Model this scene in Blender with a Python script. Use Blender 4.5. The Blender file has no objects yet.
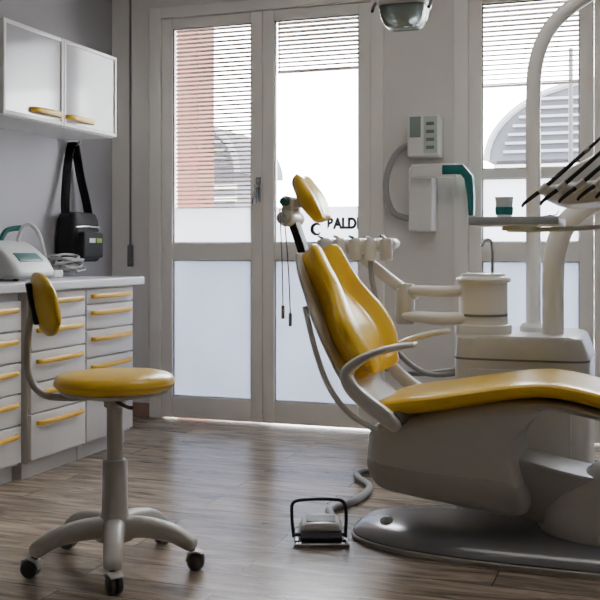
import bpy, bmesh, math, random
from mathutils import Vector, Matrix
random.seed(4)
PI = math.pi
SC = bpy.context.scene
COL = SC.collection
R = math.radians

# ------------------------------------------------------------------ materials
def S(r, g, b):
    f = lambda c: (c/12.92 if c <= .04045 else ((c+.055)/1.055)**2.4)
    return (f(r/255), f(g/255), f(b/255), 1)

def nt(name):
    m = bpy.data.materials.new(name); m.use_nodes = True
    n = m.node_tree.nodes; l = m.node_tree.links
    return m, n, l

def mat(name, col, rough=.5, metal=0, var=.07, scale=9, bump=0, coat=0, spec=.5, trans=0):
    m, n, l = nt(name)
    b = n['Principled BSDF']
    b.inputs['Roughness'].default_value = rough
    b.inputs['Metallic'].default_value = metal
    b.inputs['Specular IOR Level'].default_value = spec
    b.inputs['Coat Weight'].default_value = coat
    b.inputs['Coat Roughness'].default_value = .15
    b.inputs['Transmission Weight'].default_value = trans
    tc = n.new('ShaderNodeTexCoord'); no = n.new('ShaderNodeTexNoise')
    no.inputs['Scale'].default_value = scale; no.inputs['Detail'].default_value = 4
    l.new(tc.outputs['Object'], no.inputs['Vector'])
    mx = n.new('ShaderNodeMix'); mx.data_type = 'RGBA'
    mx.inputs['A'].default_value = tuple(c*(1-var) for c in col[:3])+(1,)
    mx.inputs['B'].default_value = tuple(min(1, c*(1+var)) for c in col[:3])+(1,)
    l.new(no.outputs['Fac'], mx.inputs['Factor'])
    l.new(mx.outputs['Result'], b.inputs['Base Color'])
    if bump:
        n2 = n.new('ShaderNodeTexNoise'); n2.inputs['Scale'].default_value = scale*14
        l.new(tc.outputs['Object'], n2.inputs['Vector'])
        bp = n.new('ShaderNodeBump'); bp.inputs['Strength'].default_value = bump; bp.inputs['Distance'].default_value = .003
        l.new(n2.outputs['Fac'], bp.inputs['Height']); l.new(bp.outputs['Normal'], b.inputs['Normal'])
    return m

M = {}
M['wall'] = mat('wall_paint', S(236, 233, 229), .85, var=.03, scale=3, bump=.15)
M['wall_left'] = mat('wall_paint_left_shade', S(170, 169, 173), .85, var=.03, scale=3, bump=.15)  # darker copy of the wall paint, the dim left side put into colour
M['wall_dark'] = mat('wall_paint_darkened', S(140, 134, 128), .85, var=.03, scale=3, bump=.15)  # for the unseen front wall, darkened to deepen shadows in the foreground
M['ceil'] = mat('ceiling_paint', S(222, 220, 218), .9, var=.02)
M['door'] = mat('door_lacquer', S(250, 247, 241), .4, var=.02)
M['gasket'] = mat('grey_gasket', S(128, 126, 128), .6)
M['skirt'] = mat('skirting_tile', S(150, 122, 106), .5, var=.12)
M['lam'] = mat('white_laminate', S(232, 230, 227), .32, var=.02)
M['gloss'] = mat('glossy_shaded_panel', S(162, 162, 167), .12, var=.03, coat=.3)  # grey stands in for backlit shade on the glossy wall cabinet doors
M['carc'] = mat('cabinet_carcass', S(212, 210, 207), .4, var=.03)
M['top'] = mat('worktop', S(226, 226, 228), .25, var=.03)
M['yhandle'] = mat('yellow_handle', S(240, 192, 52), .35, var=.05)
M['yellow'] = mat('yellow_vinyl', S(255, 207, 48), .3, var=.05, scale=5, bump=.06, coat=.35)
M['chair'] = mat('beige_grey_plastic', S(215, 213, 208), .35, var=.03, coat=.2)
M['trim'] = mat('mid_grey_plastic', S(180, 178, 174), .35, var=.03, coat=.2)
M['unit'] = mat('light_plastic', S(235, 234, 231), .3, var=.03, coat=.2)
M['unitg'] = mat('unit_grey_plastic', S(210, 209, 206), .35, var=.03, coat=.2)
M['base'] = mat('grey_base', S(122, 123, 127), .24, var=.06, coat=.3)
M['stool'] = mat('stool_grey_plastic', S(202, 199, 191), .4, var=.04)
M['castor'] = mat('castor_grey', S(84, 84, 86), .5, var=.06)
M['chrome'] = mat('brushed_metal', S(182, 184, 188), .25, 1, var=.05)
M['dark'] = mat('dark_rubber', S(38, 38, 42), .5, var=.1)
M['black'] = mat('black_fabric', S(22, 22, 26), .75, var=.2, bump=.3)
M['teal'] = mat('teal_plastic', S(18, 100, 96), .35, var=.06)
M['hose'] = mat('grey_hose', S(164, 164, 163), .5, var=.05)
M['slat'] = mat('shutter_slat', S(104, 94, 92), .6, var=.08)
M['film_text'] = mat('film_lettering', S(36, 36, 46), .6)
M['white'] = mat('white_plastic', S(236, 236, 233), .35, var=.02)
M['tray'] = mat('tray_grey', S(206, 214, 220), .4, var=.03)
M['device'] = mat('device_grey', S(208, 210, 210), .4, var=.03)
M['green'] = mat('pale_keypad', S(186, 204, 192), .5)
M['lime'] = mat('lime_patch', S(150, 190, 70), .5)
M['concrete'] = mat('pavement_concrete', S(190, 188, 184), .9, var=.1, scale=2)
M['stone'] = mat('grey_facade', S(80, 81, 88), .9, var=.3, scale=2)
M['roof'] = mat('grey_roofing', S(62, 64, 72), .9, var=.3, scale=2)
M['louvre'] = mat('grey_louvre', S(112, 112, 118), .9, var=.2, scale=2)
M['greyscr'] = mat('grey_screen', S(140, 156, 150), .3)
M['lens'] = mat('greenish_lens', S(200, 218, 210), .18, var=.03, trans=.65)
M['terra'] = mat('terracotta_render', S(104, 60, 48), .9, var=.3, scale=4)

def wood():
    m, n, l = nt('laminate_planks'); b = n['Principled BSDF']
    tc = n.new('ShaderNodeTexCoord')
    br = n.new('ShaderNodeTexBrick'); br.offset = .37; br.inputs['Scale'].default_value = 1
    br.inputs['Brick Width'].default_value = 1.2; br.inputs['Row Height'].default_value = .15
    br.inputs['Mortar Size'].default_value = .0024; br.inputs['Mortar Smooth'].default_value = .3
    br.inputs['Color1'].default_value = (0, 0, 0, 1); br.inputs['Color2'].default_value = (1, 1, 1, 1)
    br.inputs['Mortar'].default_value = (.5, .5, .5, 1); br.inputs['Bias'].default_value = 0
    l.new(tc.outputs['Object'], br.inputs['Vector'])
    mp = n.new('ShaderNodeMapping'); mp.inputs['Scale'].default_value = (1.5, 9, 1)
    l.new(tc.outputs['Object'], mp.inputs['Vector'])
    add = n.new('ShaderNodeVectorMath'); add.operation = 'ADD'
    mul = n.new('ShaderNodeVectorMath'); mul.operation = 'SCALE'; mul.inputs['Scale'].default_value = 7
    l.new(br.outputs['Color'], mul.inputs[0]); l.new(mp.outputs['Vector'], add.inputs[0]); l.new(mul.outputs['Vector'], add.inputs[1])
    no = n.new('ShaderNodeTexNoise'); no.inputs['Scale'].default_value = 1.5; no.inputs['Detail'].default_value = 9; no.inputs['Roughness'].default_value = .66; no.inputs['Distortion'].default_value = 1.4
    l.new(add.outputs['Vector'], no.inputs['Vector'])
    cr = n.new('ShaderNodeValToRGB'); e = cr.color_ramp.elements
    e[0].position = .32; e[0].color = S(98, 83, 70); e[1].position = .70; e[1].color = S(196, 179, 159)
    l.new(no.outputs['Fac'], cr.inputs['Fac'])
    hs = n.new('ShaderNodeHueSaturation')
    mr = n.new('ShaderNodeMapRange'); mr.inputs['To Min'].default_value = .76; mr.inputs['To Max'].default_value = 1.14
    l.new(br.outputs['Color'], mr.inputs['Value']); l.new(mr.outputs['Result'], hs.inputs['Value']); l.new(cr.outputs['Color'], hs.inputs['Color'])
    mx = n.new('ShaderNodeMix'); mx.data_type = 'RGBA'; mx.inputs['B'].default_value = S(52, 45, 39)
    l.new(br.outputs['Fac'], mx.inputs['Factor']); l.new(hs.outputs['Color'], mx.inputs['A'])
    l.new(mx.outputs['Result'], b.inputs['Base Color'])
    b.inputs['Roughness'].default_value = .25
    bp = n.new('ShaderNodeBump'); bp.inputs['Strength'].default_value = .3; bp.inputs['Distance'].default_value = .002
    l.new(no.outputs['Fac'], bp.inputs['Height']); l.new(bp.outputs['Normal'], b.inputs['Normal'])
    return m
M['wood'] = wood()

def clear_glass():
    m, n, l = nt('clear_pane'); n.remove(n['Principled BSDF'])
    t = n.new('ShaderNodeBsdfTransparent'); g = n.new('ShaderNodeBsdfGlossy'); g.inputs['Roughness'].default_value = .02
    lw = n.new('ShaderNodeFresnel'); lw.inputs['IOR'].default_value = 1.25
    mx = n.new('ShaderNodeMixShader')
    l.new(lw.outputs[0], mx.inputs[0]); l.new(t.outputs[0], mx.inputs[1]); l.new(g.outputs[0], mx.inputs[2])
    l.new(mx.outputs[0], n['Material Output'].inputs['Surface'])
    return m
M['glass'] = clear_glass()

def frosted(name, col, tr):
    m, n, l = nt(name); n.remove(n['Principled BSDF'])
    t = n.new('ShaderNodeBsdfTranslucent'); d = n.new('ShaderNodeBsdfDiffuse')
    tc = n.new('ShaderNodeTexCoord'); no = n.new('ShaderNodeTexNoise'); no.inputs['Scale'].default_value = 1.4
    l.new(tc.outputs['Object'], no.inputs['Vector'])
    cx = n.new('ShaderNodeMix'); cx.data_type = 'RGBA'
    cx.inputs['A'].default_value = tuple(c*.78 for c in col[:3])+(1,); cx.inputs['B'].default_value = tuple(min(1, c*1.15) for c in col[:3])+(1,)
    l.new(no.outputs['Fac'], cx.inputs['Factor']); l.new(cx.outputs['Result'], t.inputs['Color']); l.new(cx.outputs['Result'], d.inputs['Color'])
    mx = n.new('ShaderNodeMixShader'); mx.inputs[0].default_value = 1-tr
    l.new(t.outputs[0], mx.inputs[1]); l.new(d.outputs[0], mx.inputs[2])
    l.new(mx.outputs[0], n['Material Output'].inputs['Surface'])
    return m
M['film'] = frosted('frosted_film', S(214, 216, 222), .9)
M['frost'] = frosted('frosted_pane', S(158, 162, 172), .85)

# ------------------------------------------------------------------ mesh helpers
def catmull(pts, k=6, closed=False):
    P = [list(p) for p in pts]; n = len(P); out = []
    segs = n if closed else n-1
    for i in range(segs):
        if closed: p0, p1, p2, p3 = P[(i-1) % n], P[i], P[(i+1) % n], P[(i+2) % n]
        else: p0, p1, p2, p3 = P[max(i-1, 0)], P[i], P[i+1], P[min(i+2, n-1)]
        for j in range(k):
            t = j/k; t2 = t*t; t3 = t2*t
            out.append([.5*(2*b+(c-a)*t+(2*a-5*b+4*c-d)*t2+(-a+3*b-3*c+d)*t3) for a, b, c, d in zip(p0, p1, p2, p3)])
    if not closed: out.append(P[-1])
    return out

def loft(bm, rings, closed=True, caps=True):
    V = [[bm.verts.new(p) for p in r] for r in rings]
    n = len(V[0])
    for a, b in zip(V, V[1:]):
        for i in range(n if closed else n-1):
            j = (i+1) % n
            bm.faces.new((a[i], a[j], b[j], b[i]))
    if caps:
        bm.faces.new(V[0][::-1]); bm.faces.new(V[-1])

def box(bm, x0, x1, y0, y1, z0, z1, bev=0, seg=3, rot=None, about=None):
    b2 = bmesh.new(); bmesh.ops.create_cube(b2, size=1)
    for v in b2.verts:
        v.co = Vector(((x0+x1)/2+v.co.x*(x1-x0), (y0+y1)/2+v.co.y*(y1-y0), (z0+z1)/2+v.co.z*(z1-z0)))
    if bev: bmesh.ops.bevel(b2, geom=b2.edges[:], offset=bev, segments=seg, affect='EDGES', profile=.5)
    if rot:
        c = Vector(about) if about else Vector(((x0+x1)/2, (y0+y1)/2, (z0+z1)/2))
        bmesh.ops.transform(b2, matrix=Matrix.Translation(c) @ rot @ Matrix.Translation(-c), verts=b2.verts[:])
    me = bpy.data.meshes.new('t'); b2.to_mesh(me); b2.free(); bm.from_mesh(me); bpy.data.meshes.remove(me)

def tube(bm, pts, r, n=12, k=6, caps=True, closed=False):
    P = [Vector(p) for p in (catmull(pts, k, closed) if k > 1 else pts)]
    rr = r if callable(r) else (lambda t: r)
    m = len(P); T = []
    for i in range(m):
        if closed: T.append((P[(i+1) % m]-P[i-1]).normalized())
        else: T.append((P[min(i+1, m-1)]-P[max(i-1, 0)]).normalized())
    u = T[0].orthogonal().normalized(); rings = []
    for i in range(m):
        u = (u-T[i]*u.dot(T[i])).normalized(); w = T[i].cross(u); q = rr(i/(m-1))
        rings.append([P[i]+(u*math.cos(2*PI*j/n)+w*math.sin(2*PI*j/n))*q for j in range(n)])
    if closed: rings.append(rings[0]); loft(bm, rings, True, False); bmesh.ops.remove_doubles(bm, verts=bm.verts[:], dist=1e-6)
    else: loft(bm, rings, True, caps)

def lathe(bm, prof, c=(0, 0, 0), n=32, axis='Z'):
    rings = []
    c = Vector(c)
    for r, z in prof:
        r = max(r, 1e-4); ring = []
        for j in range(n):
            a = 2*PI*j/n; x, y = r*math.cos(a), r*math.sin(a)
            ring.append(c+(Vector((x, y, z)) if axis == 'Z' else Vector((x, z, y)) if axis == 'Y' else Vector((z, x, y))))
        rings.append(ring)
    loft(bm, rings)

def sgn(v, e): return math.copysign(abs(v)**e, v)

def sweep(bm, spine, W=(0, 1, 0), n=28, ex=3.0, cap=None, k=6, curl=0):
    """pad swept along spine points (x,y,z,halfwidth,halfthickness); W is the width axis."""
    P = catmull(spine, k) if k > 1 else [list(p) for p in spine]; W = Vector(W).normalized(); m = len(P)
    cf = curl if callable(curl) else (lambda c: curl*c*c)
    V = [Vector(p[:3]) for p in P]; rings = []
    def ring(c, t, w, h):
        N = t.cross(W).normalized(); out = []
        for j in range(n):
            a = 2*PI*j/n
            cx = sgn(math.cos(a), 2/ex); cy = sgn(math.sin(a), 2/ex)
            out.append(c+W*(cx*w)+N*(cy*h+cf(cx)))
        return out
    T = [(V[min(i+1, m-1)]-V[max(i-1, 0)]).normalized() for i in range(m)]
    d0 = cap if cap is not None else P[0][4]; d1 = cap if cap is not None else P[-1][4]
    for a in (80, 60, 40, 20):
        s = math.cos(R(a)); rings.append(ring(V[0]-T[0]*d0*math.sin(R(a)), T[0], P[0][3]-d0*(1-s) if P[0][3] > d0 else P[0][3]*s, P[0][4]*s))
    for i in range(m): rings.append(ring(V[i], T[i], P[i][3], P[i][4]))
    for a in (20, 40, 60, 80):
        s = math.cos(R(a)); rings.append(ring(V[-1]+T[-1]*d1*math.sin(R(a)), T[-1], P[-1][3]-d1*(1-s) if P[-1][3] > d1 else P[-1][3]*s, P[-1][4]*s))
    loft(bm, rings)

def stack(bm, layers, n=48, ex=3):
    """horizontal superellipse layers (z, cx, cy, hx, hy)"""
    rings = []
    for z, cx, cy, hx, hy in layers:
        rings.append([Vector((cx+hx*sgn(math.cos(2*PI*j/n), 2/ex), cy+hy*sgn(math.sin(2*PI*j/n), 2/ex), z)) for j in range(n)])
    loft(bm, rings)

def pillow(bm, prof, yc, hw, rnd=.05, k=5):
    """closed side profile (x,z) extruded across y with rounded edges"""
    P = catmull(prof, k, True); cx = sum(p[0] for p in P)/len(P); cz = sum(p[1] for p in P)/len(P)
    size = max(abs(p[0]-cx) for p in P); sz = max(abs(p[1]-cz) for p in P)
    rings = []
    st = [(-hw+rnd*(1-math.cos(R(a))), 1-math.sin(R(a))) for a in (5, 25, 45, 65, 90)]
    st += [(-y, s) for y, s in st[::-1]]
    for y, s in st:
        fx = 1-s*rnd/size; fz = 1-s*rnd/sz
        rings.append([Vector((cx+(p[0]-cx)*fx, yc+y, cz+(p[1]-cz)*fz)) for p in P])
    loft(bm, rings)

def obj(name, bm, m, parent=None, world=True, sharp=38):
    bmesh.ops.recalc_face_normals(bm, faces=bm.faces[:])
    for f in bm.faces: f.smooth = True
    for e in bm.edges:
        if len(e.link_faces) == 2 and e.calc_face_angle(0) > R(sharp): e.smooth = False
    root = parent
    while root is not None and root.parent is not None: root = root.parent
    if root is not None and world:
        bmesh.ops.translate(bm, verts=bm.verts[:], vec=-root.location)
    me = bpy.data.meshes.new(name); bm.to_mesh(me); bm.free()
    me.materials.append(M[m] if isinstance(m, str) else m)
    o = bpy.data.objects.new(name, me); COL.objects.link(o)
    if parent is not None: o.parent = parent
    return o

def B(): return bmesh.new()

def thing(name, label, cat, loc=(0, 0, 0), rz=0, group=None):
    o = bpy.data.objects.new(name, None); COL.objects.link(o)
    o.location = loc; o.rotation_euler = (0, 0, rz); o.empty_display_size = .1
    o['label'] = label; o['category'] = cat
    if group: o['group'] = group
    return o

def tag(o, label, cat, group=None):
    o['label'] = label; o['category'] = cat
    if group: o['group'] = group
    return o

def struct(o, label, cat):
    o['kind'] = 'structure'; o['label'] = label; o['category'] = cat
    return o

# ------------------------------------------------------------------ room shell
XL, XR, YB, YF, ZC = -3.08, 1.6, 5.35, -1.0, 2.8
D1 = (-2.79, -1.41); D2 = (-.963, .42); DZ = 2.42
b = B(); box(b, XL-.3, XR+.3, YF-.3, YB+.3, -.12, 0); struct(obj('floor', b, 'wood'), 'greyish brown wood plank laminate floor', 'floor')
b = B(); box(b, XL-.3, XR+.3, YF-.3, YB+.3, ZC, ZC+.15); struct(obj('ceiling', b, 'ceil'), 'plain white ceiling above the treatment room', 'ceiling')
b = B(); box(b, XL-.3, XL, YF, YB+.3, 0, ZC); struct(obj('wall_left', b, 'wall_left'), 'wall behind the drawer cabinets, its paint darkened as shade', 'wall')
b = B(); box(b, XR, XR+.3, YF, YB+.3, 0, ZC); struct(obj('wall_right', b, 'wall'), 'pale wall right of the dental unit', 'wall')
b = B(); box(b, XL-.3, XR+.3, YF-.3, YF, 0, ZC); struct(obj('wall_front', b, 'wall_dark'), 'unseen wall behind the viewer, darkened to deepen the shade', 'wall')
b = B()
box(b, XL, D1[0], YB, YB+.3, 0, ZC); box(b, D1[1], D2[0], YB, YB+.3, 0, ZC); box(b, D2[1], XR, YB, YB+.3, 0, ZC)
box(b, D1[0], D1[1], YB, YB+.3, DZ, ZC); box(b, D2[0], D2[1], YB, YB+.3, DZ, ZC)
struct(obj('wall_back', b, 'wall'), 'off-white wall holding the two glazed doors', 'wall')
b = B(); box(b, XL, D1[0]-.005, YB-.012, YB, 0, .085, .003); box(b, D1[1]+.005, D2[0]-.005, YB-.012, YB, 0, .085, .003); box(b, D2[1]+.005, XR, YB-.012, YB, 0, .085, .003)
struct(obj('baseboard_back', b, 'skirt'), 'brownish skirting tiles along the wall of the glazed doors', 'baseboard')

def french_door(idx, x0, x1, label, second):
    root = bpy.data.objects.new('door_%d' % idx, None); COL.objects.link(root); root.location = ((x0+x1)/2, YB, 0)
    struct(root, label, 'door')
    y0, y1 = YB-.02, YB+.07
    fw = .045
    b = B(); box(b, x0-.03, x0+fw, y0, y1, 0, DZ+.02, .006); box(b, x1-fw, x1+.03, y0, y1, 0, DZ+.02, .006); box(b, x0+fw, x1-fw, y0, y1, DZ-.045, DZ+.02, .006)
    obj('door_frame', b, 'door', root)
    xm = (x0+x1)/2
    for s, (a, c) in enumerate(((x0+fw+.003, xm-.002), (xm+.002, x1-fw-.003))):
        st = .07
        g0, g1 = a+st, c-st
        zs = [(.008, .135), (.94, 1.04), (2.31, DZ-.048)]
        if second: zs.insert(2, (1.38, 1.43))
        b = B(); ya, yb = YB-.005, YB+.05
        box(b, a, g0, ya, yb, .008, DZ-.048, .005); box(b, g1, c, ya, yb, .008, DZ-.048, .005)
        for z0, z1 in zs: box(b, g0, g1, ya+.002, yb-.002, z0, z1, .004)
        lf = obj('door_leaf', b, 'door', root)
        b = B()
        for (lo, hi) in zip(zs, zs[1:]):
            za, zb = lo[1], hi[0]
            for q in ((g0, g0+.006, za, zb), (g1-.006, g1, za, zb), (g0, g1, za, za+.006), (g0, g1, zb-.006, zb)):
                box(b, q[0], q[1], YB+.006, YB+.014, q[2], q[3])
        obj('glazing_bead', b, 'gasket', lf)
        b = B(); box(b, g0-.004, g1+.004, YB+.018, YB+.024, .13, .945); obj('frosted_pane', b, 'frost', lf)
        ft = 1.385 if second else 1.246
        b = B(); box(b, g0-.004, g1+.004, YB+.018, YB+.024, ft, 2.315); obj('clear_pane', b, 'glass', lf)
        b = B(); box(b, g0-.004, g1+.004, YB+.018, YB+.024, 1.035, ft-.001); fl = obj('frosted_film', b, 'film', lf)
        if s == 0:
            b = B(); hx = c-.02
            box(b, hx-.016, hx+.016, YB-.016, YB-.004, 1.27, 1.42, .005)
            tube(b, [(hx, YB-.012, 1.36), (hx, YB-.045, 1.36)], .009, k=1)
            tube(b, [(hx, YB-.045, 1.372), (hx-.006, YB-.048, 1.32), (hx-.022, YB-.05, 1.26)], lambda t: .010-.003*t)
            obj('handle', b, 'chrome', lf)
        elif not second:
            cu = bpy.data.curves.new('lettering', 'FONT'); cu.body = 'BALDI'; cu.size = .082; cu.extrude = .0008; cu.offset = .0045
            to = bpy.data.objects.new('tmp', cu); COL.objects.link(to)
            bpy.context.view_layer.update()
            me = bpy.data.meshes.new_from_object(to.evaluated_get(bpy.context.evaluated_depsgraph_get()))
            bpy.data.objects.remove(to)
            xs = [v.co.x for v in me.vertices]; x_0 = min(xs); k = .188/(max(xs)-x_0)
            me.transform(Matrix.Diagonal((k, 1, 1, 1)) @ Matrix.Translation((-x_0, 0, 0)))
            me.transform(Matrix.Translation((-1.716, YB+.0165, 1.122)) @ Matrix.Rotation(PI/2, 4, 'X'))
            me.transform(Matrix.Translation(-root.location))
            me.name = 'lettering'; me.materials.clear(); me.materials.append(M['film_text'])
            lo = bpy.data.objects.new('lettering', me); COL.objects.link(lo); lo.parent = lf
            b = B(); tube(b, [(-1.778+.028*math.cos(a), YB+.0165, 1.118+.030*math.sin(a)) for a in [R(q) for q in range(40, 330, 20)]], lambda t: .003+.008*math.sin(PI*t), n=8, k=2)
            obj('emblem', b, 'film_text', lf)
    return root

french_door(1, D1[0], D1[1], 'white double glazed door with lettering on its frosted film', False)
french_door(2, D2[0], D2[1], 'white glazed door behind the dental unit with an extra cross rail', True)

def shutter(x0, x1, zb, label, h0, h1, step=.026):
    root = thing('slatted_blind', label, 'blind', ((x0+x1)/2, YB+.24, zb))
    b = B(); z = DZ-.012
    top = z
    while z > zb+.02:
        q = (top-z)/(top-zb)
        h = h0+(h1-h0)*q
        box(b, x0, x1, YB+.237, YB+.243, z-h, z); z -= step
    for xx in (x0+.01, x1-.01): box(b, xx-.003, xx+.003, YB+.238, YB+.242, zb, DZ)
    obj('slat_curtain', b, 'slat', root)
    b = B(); box(b, x0, x1, YB+.234, YB+.246, zb, zb+.014, .003); obj('bottom_rail', b, 'slat', root)
xm = (D1[0]+D1[1])/2
shutter(D1[0]+.005, xm-.003, 1.22, 'long outdoor slatted blind reaching the frosted film of the left leaf', .015, .010)
shutter(xm+.003, D1[1]-.005, 2.05, 'short outdoor slatted blind at the top of the lettered leaf', .020, .010)
shutter(D2[0]+.005, D2[1]-.005, 1.9, 'outdoor slatted blind seen behind the lamp pole', .017, .006, .027)

t = thing('shutter_strap', 'thin grey shutter strap with wall winder left of the lettered door', 'strap', (-2.95, YB, .89))
b = B(); box(b, -2.956, -2.944, YB-.012, YB-.008, 1.0, 2.55); obj('strap', b, 'gasket', t)
b = B(); box(b, -2.968, -2.932, YB-.02, YB, .90, 1.03, .006); obj('winder_plate', b, 'base', t)
b = B(); box(b, -2.97, -2.93, YB-.03, YB, 2.53, 2.59, .006); obj('strap_guide', b, 'gasket', t)

# ------------------------------------------------------------------ outside
b = B(); box(b, -40, 40, YB+.3, 60, -.2, -.03); struct(obj('ground', b, 'concrete'), 'pale paved street outside the doors', 'ground')
t = thing('building', 'terracotta building corner seen through the left glazed leaf', 'building', (-4.2, 7.3, -.03))
b = B(); box(b, -5.6, -3.37, 7.2, 7.5, -.03, 5.2); obj('wall', b, 'terra', t)
b = B(); box(b, -5.7, -3.3, 7.15, 7.55, 5.2, 5.4, .02); obj('cornice', b, 'stone', t)
def vault(t, x0, x1, y0, y1, eave, top):
    b = B(); box(b, x0, x1, y0, y1, -.03, eave); obj('wall', b, 'stone', t)
    b = B(); n = 24; cx = (x0+x1)/2; hw = (x1-x0)/2+.1
    prof = [(cx-hw*math.cos(PI*i/n), eave+(top-eave)*math.sin(PI*i/n)) for i in range(n+1)]
    loft(b, [[Vector((x, y, z)) for x, z in prof] for y in (y0-.15, y1+.15)], True, True)
    obj('roof', b, 'roof', t)
    b = B(); tube(b, [(x, y0-.16, z) for x, z in prof], .04, n=6, k=1); obj('roof_edge', b, 'louvre', t)
    h = top-eave
    b = B(); z = eave+.08
    while z < top-.12:
        hx = hw*math.sqrt(max(0, 1-((z-eave)/h)**2))*.86
        box(b, cx-hx, cx+hx, y0-.2, y0-.155, z, z+.03); z += .10
    obj('gable_louvre', b, 'louvre', t)
    b = B()
    z = .2
    while z < eave-.05:
        box(b, x0-.03, x1+.03, y0-.04, y0, z, z+.05); z += .16
    obj('louvre_panel', b, 'concrete', t)
t = thing('building', 'low grey building with curved roof beyond the terracotta corner', 'building', (-5.6, 12.6, -.03))
vault(t, -6.5, -5.1, 12, 13.4, 2.0, 2.7)
t = thing('building', 'grey curved roof building seen through the door behind the lamp pole', 'building', (-.5, 12.6, -.03))
vault(t, -1.72, .9, 12, 14, 2.05, 2.95)
t = thing('street_pole', 'thin dark upright pole outside, in front of the curved roof building', 'pole', (-.76, 10.5, -.03))
b = B(); tube(b, [(-.76, 10.5, -.03), (-.76, 10.5, 3.05)], .022, n=12, k=1); obj('pole', b, 'dark', t)
b = B(); lathe(b, [(0, -.03), (.07, -.03), (.07, .02), (.03, .06), (0, .06)], (-.76, 10.5, 0), 16); obj('foot', b, 'dark', t)

# ------------------------------------------------------------------ cabinets on the left
def drawer_cabinet(y0, y1, xf, label, splits, hw=.11):
    t = thing('drawer_cabinet', label, 'cabinet', (xf-.25, (y0+y1)/2, 0))
    b = B(); box(b, XL+.01, xf-.02, y0+.002, y1-.002, .07, .818, .002); obj('body', b, 'carc', t)
    b = B(); box(b, XL+.01, xf-.05, y0+.004, y1-.004, 0, .07); obj('plinth', b, 'carc', t)
    for za, zb in splits:
        b = B(); box(b, xf-.019, xf, y0+.005, y1-.005, za+.004, zb-.004, .003); d = obj('drawer', b, 'lam', t)
        zc = zb-.042 if zb-za > .09 else (za+zb)/2
        ym = (y0+y1)/2
        b = B(); L = (y1-y0)*.40
        sweep(b, [(xf+.002, ym-L, zc, .010, .006), (xf+.018, ym-L+.02, zc, .011, .007), (xf+.022, ym, zc, .012, .008), (xf+.018, ym+L-.02, zc, .011, .007), (xf+.002, ym+L, zc, .010, .006)], W=(0, 0, 1), n=12, ex=2.5, cap=.002)
        obj('handle', b, 'yhandle', d)
    return t
drawer_cabinet(3.22, 3.68, -2.56, 'white drawer cabinet set back at the left edge, nearest the viewer', [(.08, .245), (.245, .38), (.38, .515), (.515, .65), (.65, .785)])
drawer_cabinet(3.70, 4.15, -2.53, 'white five drawer cabinet between the set back one and the end one', [(.08, .285), (.285, .42), (.42, .555), (.555, .69), (.69, .815)])
drawer_cabinet(4.152, 4.61, -2.53, 'white end drawer cabinet with a slim top drawer, nearest the glazed doors', [(.08, .34), (.34, .48), (.48, .615), (.615, .74), (.74, .815)])
b = B(); box(b, XL+.002, -2.50, 3.0, 4.68, .82, .86, .006); tag(obj('worktop', b, 'top'), 'long pale worktop over the white drawer cabinets', 'worktop')
b = B(); box(b, XL+.01, -2.6, 3.01, 3.2, 0, .819, .003); tag(obj('side_panel', b, 'carc'), 'pale upright panel carrying the near end of the worktop', 'panel')

t = thing('wall_cabinet', 'white two door wall cabinet with yellow handles above the worktop', 'cabinet', (-2.9, 4.32, 1.61))
b = B(); box(b, XL+.002, -2.772, 3.81, 4.83, 1.612, 2.055, .003); obj('body', b, 'carc', t)
for ya, yb, ha, hb in ((3.813, 4.304, 4.03, 4.275), (4.308, 4.827, 4.325, 4.58)):
    b = B(); xa, xb = -2.771, -2.75; za, zb, f = 1.616, 2.051, .020
    box(b, xa, xb, ya, ya+f, za, zb, .003); box(b, xa, xb, yb-f, yb, za, zb, .003)
    box(b, xa, xb, ya+f, yb-f, za, za+f, .003); box(b, xa, xb, ya+f, yb-f, zb-f, zb, .003)
    d = obj('door', b, 'lam', t)
    b = B(); box(b, xa+.002, xb-.006, ya+f-.003, yb-f+.003, za+f-.003, zb-f+.003); obj('door_panel', b, 'gloss', d)
    b = B(); zc = 1.665; xf = -2.757
    sweep(b, [(xf+.002, ha, zc, .012, .007), (xf+.025, ha+.03, zc, .013, .008), (xf+.030, (ha+hb)/2, zc, .014, .009), (xf+.025, hb-.03, zc, .013, .008), (xf+.002, hb, zc, .012, .007)], W=(0, 0, 1), n=12, ex=2.5, cap=.002)
    obj('handle', b, 'yhandle', d)

# bag on the wall
t = thing('shoulder_bag', 'black shoulder bag hanging on the wall beside the wall cabinet', 'bag', (-3.0, 4.85, .93))
b = B(); stack(b, [(.935, -3.007, 4.85, .055, .125), (.945, -3.007, 4.85, .07, .14), (1.05, -3.007, 4.85, .072, .145), (1.17, -3.007, 4.85, .062, .135), (1.2, -3.007, 4.85, .05, .125), (1.21, -3.007, 4.85, .03, .11)], ex=5); obj('body', b, 'black', t)
b = B(); box(b, -2.945, -2.905, 4.745, 4.955, .955, 1.1, .015); pk = obj('front_pocket', b, 'black', t)
b = B(); box(b, -2.906, -2.902, 4.80, 4.86, 1.04, 1.065, .001); obj('white_badge', b, 'white', pk)
b = B(); box(b, -2.906, -2.902, 4.875, 4.93, 1.04, 1.065, .001); obj('badge', b, 'lime', pk)
b = B(); tube(b, [(-2.944, 4.73, 1.125), (-2.942, 4.85, 1.13), (-2.944, 4.97, 1.125)], .006, n=8); obj('zip', b, 'chrome', t)
b = B()
sweep(b, [(-3.0, 4.725, 1.10, .028, .005), (-3.02, 4.74, 1.25, .028, .005), (-3.045, 4.80, 1.45, .028, .005), (-3.045, 4.835, 1.575, .028, .005), (-3.045, 4.86, 1.60, .028, .005), (-3.045, 4.885, 1.575, .028, .005), (-3.04, 4.925, 1.42, .028, .005), (-3.02, 4.965, 1.25, .028, .005), (-3.0, 4.975, 1.10, .028, .005)], W=(1, 0, 0), n=10, ex=4, cap=.002)
obj('strap', b, 'black', t)
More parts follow.
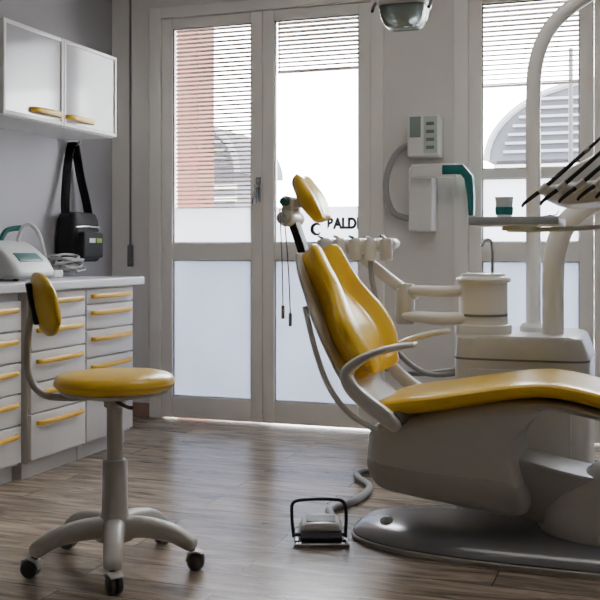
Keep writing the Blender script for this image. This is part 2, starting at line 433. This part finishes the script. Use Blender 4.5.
b = B(); tube(b, [(XL, 4.86, 1.60), (-3.02, 4.86, 1.588), (-3.005, 4.86, 1.61)], .007, n=8); tag(obj('wall_hook', b, 'chrome'), 'small metal hook holding the black bag strap', 'hook')

# on the worktop
t = thing('sealing_machine', 'pale grey rounded bench device with teal lever at left end of worktop', 'device', (-2.78, 3.95, .8605))
b = B(); pillow(b, [(-2.93, .872), (-2.93, .99), (-2.9, 1.035), (-2.80, 1.04), (-2.71, .985), (-2.655, .925), (-2.65, .875), (-2.79, .870)], 3.915, .155, .03); obj('body', b, 'device', t)
for x in (-2.9, -2.69):
    for y in (3.82, 4.0):
        b = B(); lathe(b, [(0, .8605), (.012, .8605), (.012, .88), (0, .88)], (x, y, 0), 12); obj('rubber_foot', b, 'dark', t)
b = B(); box(b, -2.725, -2.665, 3.82, 4.01, .955, .972, .006, rot=Matrix.Rotation(R(40), 4, 'Y')); obj('control_strip', b, 'teal', t)
b = B(); tube(b, [(-2.80, 3.98, 1.02), (-2.79, 4.01, 1.10), (-2.77, 4.05, 1.12), (-2.75, 4.09, 1.075), (-2.74, 4.12, .98), (-2.73, 4.13, .90), (-2.73, 4.13, .875)], .009, n=10); obj('lever', b, 'device', t)
b = B(); tube(b, [(-2.84, 3.91, 1.03), (-2.84, 3.96, 1.09), (-2.82, 4.04, 1.105)], .013, n=10); obj('grip', b, 'teal', t)
b = B(); pts = []
for i in range(70):
    a = i*.62; rr = .075+.02*math.sin(i*1.7)
    pts.append((-2.86+rr*math.cos(a)*.8, 4.50+rr*math.sin(a)*1.25+.01*math.sin(i*.9), .872+i*.0012+.014*(1+math.sin(i*.8))))
tube(b, pts, .0065, n=8, k=3); tag(obj('coiled_cable', b, 'hose'), 'loose coil of grey cable on the worktop under the bag', 'cable')
b = B(); box(b, -2.90, -2.80, 4.30, 4.38, .861, .90, .008); tag(obj('small_box', b, 'white'), 'small white box between bench device and cable coil', 'box')

# ------------------------------------------------------------------ stool
st = thing('dental_stool', 'yellow swivel stool on grey five star castor base', 'stool', (-1.601, 2.798, 0), R(37))
def sobj(name, bm, m, par=st): return obj(name, bm, m, par, world=False)
b = B(); lathe(b, [(0, .556), (.15, .556), (.176, .561), (.187, .573), (.189, .587), (.183, .600), (.168, .608), (.12, .612), (.06, .614), (0, .614)], n=48); seat = sobj('seat', b, 'yellow')
b = B(); tube(b, [(.1885*math.cos(a), .1885*math.sin(a), .581) for a in [2*PI*i/40 for i in range(40)]], .0028, n=8, k=1, closed=True); sobj('piping', b, 'yhandle', seat)
b = B(); lathe(b, [(0, .528), (.06, .528), (.12, .54), (.165, .549), (.172, .557), (0, .557)], n=40); sobj('seat_plate', b, 'stool')
b = B(); lathe(b, [(0, .30), (.026, .30), (.026, .50), (.034, .505), (.034, .535), (0, .535)], n=24); sobj('gas_lift', b, 'stool')
b = B(); lathe(b, [(0, .085), (.058, .085), (.058, .14), (.046, .16), (.041, .18), (.039, .33), (.033, .338), (0, .338)], n=28); sobj('column', b, 'stool')
b = B(); tube(b, [(0, -.03, .525), (.02, -.12, .52), (.03, -.16, .522)], .006, n=8); sobj('lever', b, 'dark')
b = B(); tube(b, [(-.04, 0, .54), (-.15, 0, .538), (-.225, 0, .555), (-.262, 0, .61), (-.268, 0, .69), (-.262, 0, .76), (-.252, 0, .82)], .011, n=12); sobj('backrest_bar', b, 'stool')
b = B(); sweep(b, [(-.196, -.150, .833, .060, .014), (-.204, -.125, .833, .082, .020), (-.214, -.08, .833, .096, .026), (-.222, -.03, .833, .100, .029), (-.222, .03, .833, .100, .029), (-.214, .08, .833, .096, .026), (-.204, .125, .833, .082, .020), (-.196, .150, .833, .060, .014)], W=(.2, 0, -1), n=32, ex=2.4, cap=.014); back = sobj('backrest', b, 'yellow')
b = B(); box(b, -.262, -.244, -.05, .05, .77, .90, .006, rot=Matrix.Rotation(R(-11), 4, 'Y')); sobj('backrest_plate', b, 'dark')
for i in range(5):
    a = R(63-17.7+72*i)
    d = Vector((math.cos(a), math.sin(a), 0)); w = Vector((-math.sin(a), math.cos(a), 0))
    b = B(); sweep(b, [(*(d*.03+Vector((0, 0, .125))), .032, .034), (*(d*.11+Vector((0, 0, .125))), .031, .031), (*(d*.19+Vector((0, 0, .110))), .029, .027), (*(d*.245+Vector((0, 0, .082))), .028, .022)], W=w, n=16, ex=3); lg = sobj('leg', b, 'stool')
    c = d*.252; s = a+.7*math.sin(i*2.3); e = Vector((math.cos(s), math.sin(s), 0)); f = Vector((-e.y, e.x, 0)); c2 = c+e*.012
    b = B(); tube(b, [c+Vector((0, 0, .045)), c+Vector((0, 0, .075))], .010, n=10, k=1)
    for q in (-1, 1):
        pr = [(.0275, q*.004), (.0275, q*.017), (.022, q*.021), (.004, q*.022)]
        rings = []
        for r_, o_ in [(.004, q*.004)]+pr:
            rings.append([c2+f*o_+(e*math.cos(2*PI*j/20)+Vector((0, 0, math.sin(2*PI*j/20))))*r_+Vector((0, 0, .028)) for j in range(20)])
        loft(b, rings)
    cs_ = sobj('castor', b, 'castor', st)
    b = B(); sweep(b, [(*(c2-e*.030+Vector((0, 0, .03))), .012, .003), (*(c2-e*.022+Vector((0, 0, .05))), .022, .003), (*(c2+Vector((0, 0, .060))), .024, .003), (*(c2+e*.022+Vector((0, 0, .052))), .020, .003)], W=f, n=12, ex=4); sobj('castor_hood', b, 'stool', cs_)

# ------------------------------------------------------------------ dental chair
Y = 3.46
ch = thing('dental_chair', 'yellow upholstered reclining dental chair on grey floor base', 'dental chair', (-.3, Y, 0))
b = B(); stack(b, [(0, -.28, Y, .71, .29), (.022, -.28, Y, .715, .295), (.03, -.28, Y, .71, .29), (.05, -.28, Y, .68, .27), (.066, -.27, Y, .60, .22), (.072, -.26, Y, .45, .14)], n=64, ex=2.7); bs = obj('floor_base', b, 'base', ch)
b = B(); lathe(b, [(0, .04), (.022, .04), (.022, .07), (.012, .08), (0, .08)], (-.86, 3.36, 0), 20); obj('knob', b, 'white', bs)
b = B(); stack(b, [(.0, -.28, Y, .718, .298), (.014, -.28, Y, .72, .30), (.018, -.28, Y, .712, .292)], n=64, ex=2.7); obj('base_skirt', b, 'trim', bs)
b = B(); stack(b, [(.05, .0, Y, .33, .19), (.1, .0, Y, .365, .2), (.15, .01, Y, .375, .2), (.21, .03, Y, .34, .19), (.27, .07, Y, .27, .17), (.33, .10, Y, .21, .14), (.38, .10, Y, .19, .13), (.42, .10, Y, .18, .13)], ex=2.6); obj('pedestal', b, 'chair', ch)
b = B(); pillow(b, [(-.885, .405), (-.908, .34), (-.900, .26), (-.85, .205), (-.717, .180), (-.52, .156), (-.42, .145), (-.375, .18), (-.40, .27), (-.41, .36), (-.36, .44), (-.33, .49), (-.43, .505), (-.55, .49), (-.65, .465), (-.78, .43)], Y, .205, .05); sh = obj('seat_housing', b, 'chair', ch)
b = B(); pillow(b, [(-.905, .30), (-.90, .25), (-.855, .198), (-.717, .173), (-.52, .149), (-.42, .138), (-.368, .165), (-.385, .23), (-.45, .262), (-.60, .268), (-.75, .278), (-.86, .295)], Y, .212, .04); obj('lower_cover', b, 'trim', sh)
b = B(); pillow(b, [(-.6, .17), (-.5, .31), (-.2, .27), (.1, .23), (.1, .12), (-.3, .10)], Y, .12, .02); obj('lift_arm', b, 'trim', ch)
b = B(); sweep(b, [(x, Y, z, w, t) for x, z, w, t in ((-.86, .455, .215, .031), (-.80, .468, .235, .034), (-.65, .493, .245, .035), (-.5, .522, .24, .032), (-.38, .542, .235, .03), (-.29, .544, .225, .030), (-.18, .525, .215, .030), (-.05, .49, .21, .029), (.1, .452, .2, .028), (.32, .395, .185, .027), (.48, .355, .175, .026))], n=36, ex=3.4, curl=.012); obj('seat', b, 'yellow', ch)
b = B(); sweep(b, [(x, Y, z, w, t) for x, z, w, t in ((-.72, .438, .17, .02), (-.5, .476, .18, .02), (-.33, .497, .18, .018), (-.18, .475, .17, .018), (.1, .405, .16, .018), (.42, .322, .14, .016))], n=24, ex=3); obj('leg_rest_shell', b, 'chair', ch)
def bolster(c):
    q = min(1, max(0, (abs(c)-.42)/.32)); q = q*q*(3-2*q)
    return -.012*c*c-.050*q
b = B(); sweep(b, [(x, Y, z, w, t) for x, z, w, t in ((-.955, .58, .19, .034), (-.975, .62, .255, .044), (-1.0, .68, .29, .048), (-1.03, .74, .28, .045), (-1.065, .80, .218, .037), (-1.095, .85, .172, .033), (-1.125, .90, .165, .032), (-1.16, .965, .155, .03))], n=96, ex=2.6, curl=bolster); br_ = obj('backrest', b, 'yellow', ch)
b = B(); sweep(b, [(x, Y, z, w, t) for x, z, w, t in ((-.80, .42, .15, .025), (-.90, .47, .17, .024), (-.985, .55, .19, .022), (-1.045, .66, .2, .02), (-1.095, .76, .19, .02), (-1.14, .85, .15, .018), (-1.175, .93, .12, .018), (-1.19, .975, .09, .016))], n=32, ex=3); bsh = obj('backrest_shell', b, 'chair', ch)
for sy in (-1, 1):
    b = B(); tube(b, [(-1.14, Y+sy*.15, .80), (-1.09, Y+sy*.19, .66), (-1.04, Y+sy*.2, .54), (-.97, Y+sy*.2, .45), (-.87, Y+sy*.19, .39)], .010, n=10); obj('rail', b, 'chair', bsh)
b = B(); box(b, -1.22, -1.19, Y-.03, Y+.03, .93, 1.11, .006, rot=Matrix.Rotation(R(-20), 4, 'Y')); hp = obj('headrest_post', b, 'dark', ch)
b = B(); lathe(b, [(0, -.075), (.026, -.075), (.03, -.06), (.03, .06), (.026, .075), (0, .075)], (-1.245, Y, 1.115), 24, 'Y'); lathe(b, [(0, -.06), (.022, -.06), (.022, .06), (0, .06)], (-1.245, Y, 1.175), 20, 'Y')
box(b, -1.265, -1.225, Y-.05, Y-.03, 1.10, 1.19, .006); box(b, -1.265, -1.225, Y+.03, Y+.05, 1.10, 1.19, .006); box(b, -1.25, -1.18, Y-.035, Y+.035, 1.155, 1.185, .008)
obj('headrest_joint', b, 'unit', hp)
b = B(); lathe(b, [(0, -.105), (.018, -.105), (.022, -.098), (.022, -.076), (0, -.076)], (-1.245, Y, 1.115), 20, 'Y'); obj('knob', b, 'trim', hp)
b = B(); lathe(b, [(0, -.09), (.014, -.09), (.016, -.061), (0, -.061)], (-1.245, Y, 1.175), 20, 'Y'); obj('knob', b, 'teal', hp)
b = B(); sweep(b, [(-1.141, Y, 1.126, .064, .026), (-1.158, Y, 1.156, .084, .034), (-1.18, Y, 1.192, .088, .036), (-1.21, Y, 1.242, .074, .028)], n=36, ex=2.4, cap=.028, curl=-.02); obj('headrest', b, 'yellow', ch)
for sy in (-1, 1):
    yy = Y+sy*.285
    b = B(); sweep(b, [(x-.015, yy, z, w, t) for x, z, w, t in ((-.705, .694, .032, .009), (-.75, .687, .040, .011), (-.82, .668, .040, .013), (-.885, .638, .035, .016), (-.930, .597, .029, .020), (-.918, .55, .027, .023), (-.865, .50, .027, .025), (-.80, .455, .027, .026), (-.77, .43, .026, .022))], n=28, ex=3.2); ar = obj('armrest', b, 'unit', ch)
    b = B(); lathe(b, [(0, -.06), (.028, -.06), (.028, .06), (0, .06)], (-.79, yy-sy*.06, .44), 20, 'Y'); obj('pivot', b, 'base', ar)

# bib chain
t = thing('bib_chain', 'thin bib cord with metal clips dangling behind the yellow backrest', 'cord', (-1.235, 3.36, .75))
b = B(); tube(b, [(-1.235, 3.345, .80), (-1.24, 3.35, .95), (-1.247, 3.348, 1.12), (-1.248, 3.348, 1.145), (-1.23, 3.34, 1.12), (-1.21, 3.33, .95), (-1.20, 3.325, .775)], .0022, n=6); obj('cord', b, 'chrome', t)
for x, y, z in ((-1.235, 3.345, .785), (-1.20, 3.325, .76)):
    b = B(); box(b, x-.006, x+.006, y-.004, y+.004, z-.03, z+.018, .002); obj('clip', b, 'chrome', t)

# ------------------------------------------------------------------ dental unit
un = thing('dental_unit', 'pale grey dental unit cabinet with round cuspidor tower behind the chair', 'dental unit', (-.485, 4.15, 0))
b = B(); stack(b, [(0, -.475, 4.15, .255, .25), (.03, -.475, 4.15, .26, .255), (.58, -.475, 4.15, .262, .256), (.655, -.485, 4.15, .245, .252), (.667, -.485, 4.15, .23, .242)], n=64, ex=7); cb_ = obj('cabinet', b, 'unitg', un)
b = B(); stack(b, [(.572, -.475, 4.15, .2645, .2585), (.580, -.475, 4.15, .2645, .2585)], n=64, ex=7); obj('seam', b, 'base', cb_)
b = B(); box(b, -.67, -.28, 3.886, 3.899, .10, .54, .004); dp = obj('door', b, 'unitg', cb_)
b = B(); lathe(b, [(0, .664), (.112, .664), (.115, .68), (.112, .70), (.1, .704), (.097, .73), (.097, .86), (.093, .89), (.086, .905), (.07, .908), (.06, .895), (0, .88)], (-.635, 4.05, 0), 40); cu = obj('cuspidor', b, 'unit', un)
b = B(); tube(b, [(-.60, 4.06, .89), (-.60, 4.06, 1.0), (-.605, 4.055, 1.035), (-.625, 4.045, 1.04), (-.64, 4.04, 1.015)], .007, n=10); obj('faucet', b, 'chrome', cu)
b = B(); lathe(b, [(0, .735), (.099, .735), (.099, .745), (0, .745)], (-.635, 4.05, 0), 40); obj('seam_ring', b, 'gasket', cu)
b = B(); lathe(b, [(.097, .868), (.108, .872), (.110, .882), (.104, .89), (.09, .895)], (-.635, 4.05, 0), 40); obj('bowl_rim', b, 'white', cu)
b = B(); sweep(b, [(-.70, 4.02, .728, .05, .024), (-.80, 4.0, .722, .05, .026), (-.93, 3.98, .735, .045, .020)], n=24, ex=2.6); aa = obj('lower_arm', b, 'unit', un)
b = B(); lathe(b, [(0, .70), (.034, .70), (.04, .71), (.04, .85), (.034, .862), (0, .866)], (-.94, 3.98, 0), 28); obj('joint', b, 'chair', aa)
b = B(); sweep(b, [(-.705, 4.03, .838, .04, .022), (-.80, 4.0, .830, .042, .025), (-.95, 3.98, .838, .038, .022)], n=24, ex=2.6); ua = obj('upper_arm', b, 'unit', un)
b = B(); sweep(b, [(-.90, 3.98, .818, .028, .020), (-.98, 3.98, .862, .028, .024), (-1.13, 3.98, .98, .026, .022), (-1.165, 3.98, 1.005, .026, .02)], n=20, ex=2.8); obj('swing_arm', b, 'unit', un)
HZ = -.024
b = B(); sweep(b, [(-1.285, 3.97, 1.045+HZ, .05, .026), (-1.2, 3.97, 1.04+HZ, .055, .032), (-1.1, 3.97, 1.04+HZ, .055, .032), (-.99, 3.97, 1.05+HZ, .05, .024)], n=24, ex=3.2); hd = obj('instrument_holder', b, 'unit', un)
for i, x in enumerate((-1.265, -1.20, -1.135, -1.07, -1.005)):
    b = B(); lathe(b, [(.016, -.05), (.026, -.045), (.027, .03), (.02, .04), (.013, .043), (.013, .0)], (x, 3.925, 1.03+HZ), 20); obj('socket', b, 'unit' if i % 2 else 'chair', hd)
    b = B(); tube(b, [(x, 3.925, 1.0+HZ), (x, 3.925, 1.055+HZ), (x-.005, 3.915, 1.072+HZ), (x-.015, 3.89, 1.08+HZ)], lambda q: .010-.005*q, n=10); obj('suction_tip', b, ('chrome', 'unit', 'teal', 'unit', 'chrome')[i], hd)
for x, xe in ((-1.20, -.70), (-1.07, -.66)):
    b = B(); tube(b, [(x, 3.925, 1.0), (x+.01, 3.93, .85), (x+.08, 3.96, .62), (x+.22, 3.99, .50), (xe, 4.02, .52)], .011, n=10); obj('suction_hose', b, 'hose', hd)

# ------------------------------------------------------------------ operating lamp
lp = thing('operating_lamp', 'overhead dental lamp on a tall curved white pole', 'lamp', (-.453, 4.2, .667))
b = B(); tube(b, [(-.453, 4.2, .668), (-.453, 4.2, 1.2), (-.453, 4.2, 1.62), (-.44, 4.2, 1.78), (-.385, 4.2, 1.91), (-.27, 4.2, 2.01), (-.1, 4.18, 2.09), (.02, 4.1, 2.15)], .030, n=20); obj('pole', b, 'unit', lp)
b = B(); lathe(b, [(0, .667), (.055, .667), (.055, .685), (.04, .70), (0, .70)], (-.453, 4.2, 0), 28); obj('collar', b, 'unit', lp)
LZ = .028
b = B(); tube(b, [(.02, 4.1, 2.15), (-.2, 3.95, 2.22), (-.6, 3.68, 2.22), (-.82, 3.54, 2.14), (-.83, 3.52, 2.03), (-.83, 3.5, 1.91+LZ)], .02, n=14); obj('lamp_arm', b, 'unit', lp)
b = B(); stack(b, [(1.838+LZ, -.83, 3.5, .086, .08), (1.846+LZ, -.83, 3.5, .090, .084), (1.885+LZ, -.83, 3.5, .086, .08), (1.92+LZ, -.83, 3.5, .055, .055), (1.925+LZ, -.83, 3.5, .045, .045)], ex=5); lh = obj('lamp_head', b, 'unit', lp)
b = B(); stack(b, [(1.764+LZ, -.83, 3.495, .054, .05), (1.770+LZ, -.83, 3.495, .062, .058), (1.80+LZ, -.83, 3.495, .077, .07), (1.838+LZ, -.83, 3.5, .083, .077)], ex=5); obj('lens_cover', b, 'lens', lh)
b = B(); lathe(b, [(0, 1.79+LZ), (.02, 1.79+LZ), (.045, 1.815+LZ), (.055, 1.84+LZ), (0, 1.84+LZ)], (-.83, 3.5, 0), 24); obj('reflector', b, 'chrome', lh)
for x in (-.922, -.738):
    sx = 1 if x < -.83 else -1
    b = B(); tube(b, [(x+.01*sx, 3.5, 1.865+LZ), (x-.010*sx, 3.48, 1.855+LZ), (x-.010*sx, 3.44, 1.82+LZ)], .006, n=8); obj('lamp_handle', b, 'dark', lh)

# ------------------------------------------------------------------ delivery console
dc = thing('instrument_console', 'bulky pale grey instrument console with slim dark handpieces on a thick curved arm', 'console', (-.354, 4.12, .667))
b = B(); tube(b, [(-.365, 4.1, .668), (-.365, 4.1, .88), (-.355, 4.1, 1.0), (-.31, 4.1, 1.11), (-.20, 4.08, 1.19), (-.02, 3.98, 1.235), (.1, 3.8, 1.25), (.12, 3.72, 1.25)], .043, n=24); obj('arm', b, 'unit', dc)
b = B(); pillow(b, [(-.325, 1.165), (-.345, 1.195), (-.32, 1.240), (-.22, 1.30), (-.06, 1.37), (.15, 1.425), (.36, 1.425), (.40, 1.36), (.36, 1.265), (.1, 1.21), (-.1, 1.172), (-.24, 1.155)], 3.71, .20, .02); cs = obj('console_body', b, 'unitg', dc)
b = B(); sweep(b, [(-.335, 3.40, 1.196, .016, .012), (-.24, 3.42, 1.206, .017, .013), (-.10, 3.45, 1.220, .017, .013), (.02, 3.48, 1.232, .016, .012)], W=(-.35, 0, 1), n=20, ex=4); rk = obj('holder_rack', b, 'white', cs)
b = B(); box(b, -.22, -.18, 3.42, 3.53, 1.195, 1.215, .006); box(b, -.03, .01, 3.46, 3.53, 1.21, 1.232, .006); obj('bracket', b, 'chair', rk)
for i in range(5):
    ox = .058*i; oy = 3.365+.017*i; oz = .007*i
    b = B(); tube(b, [(-.345+ox, oy+.004, 1.190+oz), (-.318+ox, oy+.004, 1.213+oz)], .0125, n=14, k=1); obj('holder_ring', b, 'unit', rk)
    b = B(); tube(b, [(-.40+ox, oy, 1.142+oz), (-.388+ox, oy, 1.158+oz), (-.33+ox, oy, 1.203+oz), (-.26+ox, oy, 1.264+oz), (-.18+ox, oy, 1.335+oz), (-.12+ox, oy, 1.388+oz)], lambda q: .0034+.0040*math.sin(PI*min(1, q*.95+.05)), n=12); h = obj('handpiece', b, 'dark', dc)
    b = B(); tube(b, [(-.20+ox, oy, 1.3175+oz), (-.185+ox, oy, 1.3305+oz)], .0080, n=12, k=1); obj('ring', b, 'chrome', h)
    b = B(); tube(b, [(-.12+ox, oy, 1.388+oz), (-.07+ox, oy+.01, 1.43+oz), (.01+ox, oy+.05, 1.465+oz), (.09+ox*.7, oy+.12, 1.47), (.14+ox*.6, 3.62, 1.418)], .0055, n=8); obj('hose', b, 'hose', h)
ty0, ty1, tx0, tx1 = 3.44, 3.78, -.59, -.29
b = B(); box(b, tx0, tx1, ty0, ty1, 1.086, 1.094, .002); box(b, tx0, tx0+.005, ty0, ty1, 1.088, 1.114, .002); box(b, tx1-.005, tx1, ty0, ty1, 1.088, 1.114, .002); box(b, tx0, tx1, ty0, ty0+.005, 1.088, 1.114, .002); box(b, tx0, tx1, ty1-.005, ty1, 1.088, 1.114, .002); obj('tray', b, 'tray', dc)
b = B(); tube(b, [(-.48, 3.61, 1.072), (-.36, 3.61, 1.072), (-.15, 3.61, 1.082), (.02, 3.61, 1.13), (.06, 3.61, 1.22)], .009, n=12); lathe(b, [(0, 1.069), (.06, 1.069), (.06, 1.087), (0, 1.087)], (-.44, 3.61, 0), 20); obj('tray_support', b, 'tray', dc)
t = thing('drinking_cup', 'small teal and white cup standing on the instrument tray', 'cup', (-.49, 3.6, 1.094))
b = B(); lathe(b, [(0, 1.0945), (.024, 1.0945), (.032, 1.185), (.034, 1.188), (.030, 1.188), (.022, 1.10), (0, 1.10)], (-.49, 3.6, 0), 24); c = obj('cup_wall', b, 'white', t)
b = B(); lathe(b, [(.0273, 1.125), (.0305, 1.125), (.0330, 1.152), (.0308, 1.152)], (-.49, 3.6, 0), 24); obj('teal_band', b, 'teal', t)
t = thing('instrument', 'short steel instrument lying on the tray beside the cup', 'instrument', (-.40, 3.55, 1.094))
b = B(); tube(b, [(-.44, 3.52, 1.0995), (-.38, 3.53, 1.108), (-.32, 3.545, 1.118)], .005, n=8); obj('grip', b, 'chrome', t)
b = B(); tube(b, [(-.32, 3.545, 1.118), (-.305, 3.55, 1.123), (-.298, 3.555, 1.136)], .002, n=6); obj('tip', b, 'chrome', t)

# ------------------------------------------------------------------ x-ray unit on the wall
xr = thing('wall_xray_unit', 'white wall mounted x-ray unit with dark teal arm between the doors', 'x-ray unit', (-1.14, YB, 1.3))
b = B(); box(b, -1.225, -1.05, YB-.12, YB, 1.495, 1.725, .012); cb = obj('control_box', b, 'white', xr)
b = B(); box(b, -1.21, -1.15, YB-.124, YB-.119, 1.60, 1.71, .002); obj('display', b, 'greyscr', cb)
b = B(); box(b, -1.135, -1.062, YB-.124, YB-.119, 1.515, 1.71, .002); kp = obj('keypad', b, 'green', cb)
for r_ in range(4):
    b = B(); box(b, -1.12, -1.078, YB-.127, YB-.123, 1.535+.042*r_, 1.553+.042*r_, .001); obj('key', b, 'gasket', kp)
b = B(); box(b, -1.215, -1.085, YB-.13, YB, 1.10, 1.44, .012); obj('wall_bracket', b, 'white', xr)
b = B(); box(b, -1.19, -.95, YB-.19, YB-.125, 1.38, 1.45, .008); ax = obj('arm', b, 'white', xr)
b = B(); sweep(b, [(-1.02, YB-.165, 1.418, .032, .026), (-.92, YB-.165, 1.418, .032, .026), (-.885, YB-.165, 1.375, .032, .024), (-.875, YB-.165, 1.28, .03, .018), (-.872, YB-.165, 1.18, .026, .014)], n=24, ex=7, k=1, cap=.002); obj('teal_arm', b, 'teal', xr)
b = B(); tube(b, [(-1.22, YB-.06, 1.57), (-1.29, YB-.06, 1.53), (-1.345, YB-.06, 1.43), (-1.355, YB-.06, 1.31), (-1.31, YB-.06, 1.20), (-1.21, YB-.06, 1.165)], .017, n=12); obj('hose', b, 'hose', xr)

# ------------------------------------------------------------------ foot pedal
fp = thing('foot_pedal', 'grey foot control with wire loop handle on the floor', 'foot control', (-1.075, 3.29, 0), R(19.3))
def fobj(name, bm, m, par=fp): return obj(name, bm, m, par, world=False)
b = B(); box(b, -.092, .095, -.105, .10, 0, .014, .005); fobj('base_plate', b, 'chrome')
b = B(); pillow(b, [(-.068, .014), (-.068, .045), (-.05, .066), (.05, .066), (.068, .045), (.068, .014)], .015, .07, .012, k=3); bd = fobj('pedal_body', b, 'chair')
b = B(); box(b, -.07, .07, -.098, -.02, .030, .042, .004, rot=Matrix.Rotation(R(16), 4, 'X')); fobj('pedal', b, 'dark', bd)
b = B(); box(b, -.05, .05, -.03, .05, .064, .070, .003); fobj('pedal_grip', b, 'dark', bd)
b = B(); tube(b, [(-.094, -.05, .02), (-.100, -.03, .09), (-.093, .0, .128), (-.03, .01, .135), (.04, .01, .135), (.078, 0, .128), (.086, -.03, .09), (.082, -.05, .02)], .006, n=10); tube(b, [(-.095, -.05, .03), (.083, -.05, .03)], .006, n=10, k=1); fobj('loop_handle', b, 'dark')
b = B(); tube(b, [(-1.05, 3.40, .03), (-1.12, 3.55, .016), (-1.145, 3.63, .016), (-1.09, 3.80, .016), (-1.10, 4.02, .016), (-1.2, 4.18, .016), (-1.2, 4.3, .016), (-1.0, 4.38, .016), (-.75, 4.32, .016)], .015, n=12); tag(obj('floor_hose', b, 'hose'), 'beige grey hose curling on the floor behind the foot control', 'hose')

# ------------------------------------------------------------------ light
w = bpy.data.worlds.new('overcast'); SC.world = w; w.use_nodes = True
bg = w.node_tree.nodes['Background']; bg.inputs['Color'].default_value = (.95, .975, 1, 1); bg.inputs['Strength'].default_value = 28.0

def area(name, loc, rot, sx, sy, e, col):
    L = bpy.data.lights.new(name, 'AREA'); L.shape = 'RECTANGLE'; L.size = sx; L.size_y = sy; L.energy = e; L.color = col
    o = bpy.data.objects.new(name, L); COL.objects.link(o); o.location = loc; o.rotation_euler = rot
area('fill_light', (-.6, 3.3, 2.76), (0, 0, 0), 1.2, .6, 12, (1, .96, .9))  # added fill under the ceiling to brighten the room, no fixture seen

cam = bpy.data.cameras.new('cam'); co = bpy.data.objects.new('cam', cam); COL.objects.link(co)
co.location = (0, 0, 1.0); co.rotation_euler = (PI/2, 0, R(19.29))
cam.sensor_width = 36; cam.lens = 60; cam.shift_y = -50/600; cam.clip_start = .05
SC.camera = co
